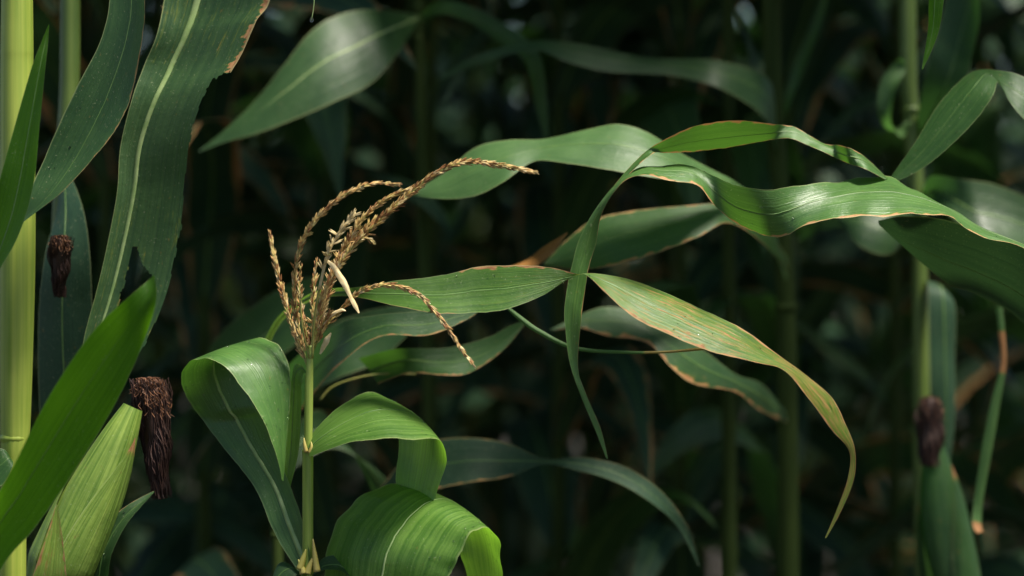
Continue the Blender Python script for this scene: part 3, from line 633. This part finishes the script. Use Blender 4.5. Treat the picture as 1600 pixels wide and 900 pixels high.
# ------------------------------------------------------------------ right: blurred plant with tall stalk, dark ear
p7 = empty('corn_plant', (P(1430, 450, .65).x, .65, 0), 'blurred corn plant on the right with upright stalk and dark-silked ear', 'corn plant')
stalk(p7, [(1455, 3000, 30), (1450, 1300, 30), (1440, 700, 28), (1437, 440, 25), (1432, 300, 25), (1422, 170, 26), (1418, 60, 27), (1418, -400, 22), (1418, -800, 8)], .65, 'stalk_mid', nodes=((1423, 172, 28),))
e7 = ear(p7, P(1500, 1010, .5), P(1458, 690, .52), 44*sc(.5), 'leaf')  # darker leaf green on the husk stands in for shade
silk(e7, P(1453, 620, .5), P(1452, 730, .5), 20*sc(.5), 19*sc(.5), 300)
leaf(p7, [(1440, 300, 1450, 320, .65, .65), (1455, 275, 1460, 320, .55, .53), (1500, 280, 1530, 368, .5, .46), (1560, 290, 1580, 380, .5, .46), (1640, 330, 1640, 400, .5, .48), (1740, 420, 1742, 424, .5, .5)], 'leaf_dark', rib=7, ribmat='rib_green', cup=.1)
leaf(p7, [(1422, 180, 1425, 190, .65, .65), (1395, 205, 1410, 215, .62, .6), (1372, 180, 1392, 190, .6, .58), (1375, 130, 1400, 140, .6, .58), (1395, 100, 1415, 110, .6, .6), (1410, 90, 1411, 92, .6, .6)], 'leaf_soft', rib=3, cup=.2)
leaf(p7, [(1435, 330, 1440, 340, .65, .65), (1400, 330, 1395, 395, .6, .58), (1350, 320, 1345, 385, .6, .57), (1310, 340, 1312, 345, .6, .6)], 'leaf_dark', rib=5, cup=.1)
leaf(p7, [(1430, 200, 1440, 230, .65, .65), (1450, 100, 1500, 150, .6, .55), (1470, 30, 1520, 80, .6, .55), (1490, -60, 1530, 0, .6, .55), (1500, -200, 1502, -204, .6, .6)], 'leaf_dark', rib=7, cup=.1)
leaf(p7, [(1445, 440, 1452, 450, .66, .65), (1450, 450, 1490, 470, .6, .6), (1452, 560, 1492, 560, .58, .6), (1458, 680, 1490, 680, .58, .6), (1470, 780, 1472, 784, .58, .6)], 'leaf_field', rib=4, cup=.15)
leaf(p7, [(1556, 480, 1566, 480, .45, .45), (1560, 520, 1570, 520, .45, .45), (1563, 570, 1572, 572, .45, .45), (1548, 630, 1562, 634, .45, .45), (1534, 700, 1550, 704, .45, .45), (1522, 780, 1536, 782, .45, .45), (1520, 820, 1534, 826, .44, .45), (1528, 834, 1540, 832, .43, .43)], 'leaf_soft', rib=0, cup=.2, spots=lambda t: .9 if .1 < t < .28 or t > .93 else 0, label='narrow dried hanging strip with a brown section')

# ------------------------------------------------------------------ centre right: blurred plant carrying the long pale leaf behind the tassel
p8 = empty('corn_plant', (P(1232, 450, .75).x, .75, 0), 'blurred corn plant right of centre whose pale leaf passes behind the tassel tip', 'corn plant')
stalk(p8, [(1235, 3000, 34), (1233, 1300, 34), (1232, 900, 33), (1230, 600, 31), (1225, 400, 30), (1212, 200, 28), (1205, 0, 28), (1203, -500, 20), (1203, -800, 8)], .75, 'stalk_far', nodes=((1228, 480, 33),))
leaf(p8, [(1226, 420, 1230, 440, .7, .7), (1200, 330, 1190, 350, .5, .48), (1152, 286, 1150, 296, .32, .3), (1115, 266, 1110, 290, .28, .25), (1062, 238, 1058, 282, .26, .2), (1012, 207, 1005, 275, .25, .19), (965, 194, 950, 265, .25, .19), (910, 204, 885, 255, .25, .2), (850, 217, 835, 252, .25, .21), (790, 219, 790, 282, .25, .19), (740, 232, 748, 304, .25, .2), (692, 272, 700, 311, .25, .22), (642, 300, 645, 306, .25, .25)],
     'leaf_soft', rib=5, ribmat='rib_green', cup=.05, rag=.006)
leaf(p8, [(1228, 400, 1232, 420, .7, .7), (1180, 330, 1180, 370, .4, .38), (1130, 318, 1135, 348, .32, .3), (1065, 322, 1095, 368, .3, .27), (985, 330, 1035, 392, .3, .26), (925, 345, 975, 410, .3, .26), (880, 380, 920, 420, .3, .28), (850, 412, 852, 416, .3, .3)], 'leaf', rib=4, cup=.06, edge=(.05, .05), spots=.05)
leaf(p8, [(1225, 640, 1230, 660, .7, .7), (1190, 600, 1185, 640, .5, .48), (1150, 585, 1148, 612, .4, .38), (1100, 548, 1085, 600, .36, .33), (1045, 515, 1050, 575, .35, .31), (990, 487, 1010, 535, .35, .32), (940, 480, 950, 525, .35, .33), (890, 500, 905, 512, .35, .34), (860, 515, 861, 517, .35, .35)], 'leaf_dark', rib=4, cup=.06, edge=(.0, .14), spots=.12)
leaf(p8, [(1180, 532, 1180, 536, .06, .06), (1135, 539, 1135, 544, .04, .04), (1090, 543, 1090, 548, .03, .03), (1040, 548, 1040, 552, .04, .04), (980, 548, 980, 553, .05, .05), (900, 541, 898, 547, .06, .06), (845, 515, 840, 521, .07, .07), (815, 494, 809, 499, .08, .08), (792, 477, 789, 480, .09, .09)], 'leaf_soft', rib=0, cup=.3, spots=lambda t: .55 if t < .45 else 0, label='narrow curled grey-green strip')
leaf(p8, [(1205, 230, 1215, 250, .75, .75), (1205, 130, 1200, 190, .65, .62), (1130, 96, 1130, 140, .6, .56), (1060, 92, 1050, 118, .6, .57), (1000, 88, 950, 112, .6, .57), (900, 68, 885, 96, .6, .57), (830, 64, 830, 78, .6, .58), (740, 88, 745, 102, .6, .6), (690, 120, 692, 124, .6, .6)], 'leaf_dark', rib=3, cup=.05)
leaf(p8, [(1212, 180, 1220, 200, .75, .75), (1235, 110, 1250, 125, .75, .75), (1265, 40, 1280, 50, .8, .8), (1290, -40, 1300, -30, .8, .8), (1330, -200, 1332, -200, .8, .8)], 'leaf', rib=4, cup=.2)

# centre-left: blurred plant behind with the broad pointed leaf
p6 = empty('corn_plant', (P(660, 450, .8).x, .8, 0), 'blurred corn plant at top centre with a broad grey-green leaf pointing down left', 'corn plant')
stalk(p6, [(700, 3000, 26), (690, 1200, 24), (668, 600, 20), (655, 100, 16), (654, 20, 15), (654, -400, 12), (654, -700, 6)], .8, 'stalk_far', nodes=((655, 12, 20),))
leaf(p6, [(654, 24, 654, 32, .75, .74), (600, 16, 625, 78, .6, .56), (540, 20, 580, 130, .55, .5), (490, 46, 520, 160, .52, .47), (445, 100, 460, 186, .5, .46), (398, 158, 400, 209, .5, .46), (350, 204, 352, 222, .5, .48), (310, 236, 311, 238, .5, .5)], 'leaf_dark', rib=7, ribmat='rib', rt=(0, .7), cup=.07)
leaf(p6, [(657, 22, 657, 34, .78, .78), (690, 0, 690, 22, .7, .68), (740, 12, 735, 36, .66, .64), (790, 38, 775, 62, .66, .64), (822, 60, 800, 78, .66, .64), (845, 90, 822, 100, .66, .64), (855, 160, 835, 160, .66, .66), (856, 230, 854, 232, .66, .66)], 'leaf', rib=3, cup=.05)
leaf(p6, [(660, 500, 665, 520, .8, .8), (740, 440, 745, 460, .5, .5), (815, 410, 830, 420, .3, .3), (850, 385, 862, 396, .25, .25), (886, 363, 887, 365, .22, .22)], 'leaf_soft', rib=0, spots=lambda t: .2 if t < .5 else 1.0, cup=.15, label='leaf with dried orange-tan tip')

for pl, px, d, n in ((p6, 654, .8, 26), (p7, 1418, .65, 24), (p8, 1203, .75, 24), (p3, 110, .3, 6)):
    crown(pl, P(px, 0, d).x, d, n)
# thread with a water drop hanging in from the top
td = empty('hanging_thread', P(490, -20, .0), 'thin pale thread hanging from the top edge with a tiny water drop', 'thread')
tube('thread', [P(492, -40), P(491, -5), P(490, 12), P(487, 30)], [.0006, .0006, .0005, .0005], 'rib', td, 6, 4)
bm = bmesh.new(); bmesh.ops.create_uvsphere(bm, u_segments=12, v_segments=8, radius=.0022, matrix=Matrix.Translation(P(487, 31)) @ Matrix.Diagonal((1, 1, 1.3, 1)))
me = bpy.data.meshes.new('water_drop'); bm.to_mesh(me); bm.free(); link('water_drop', me, M['water'], td)
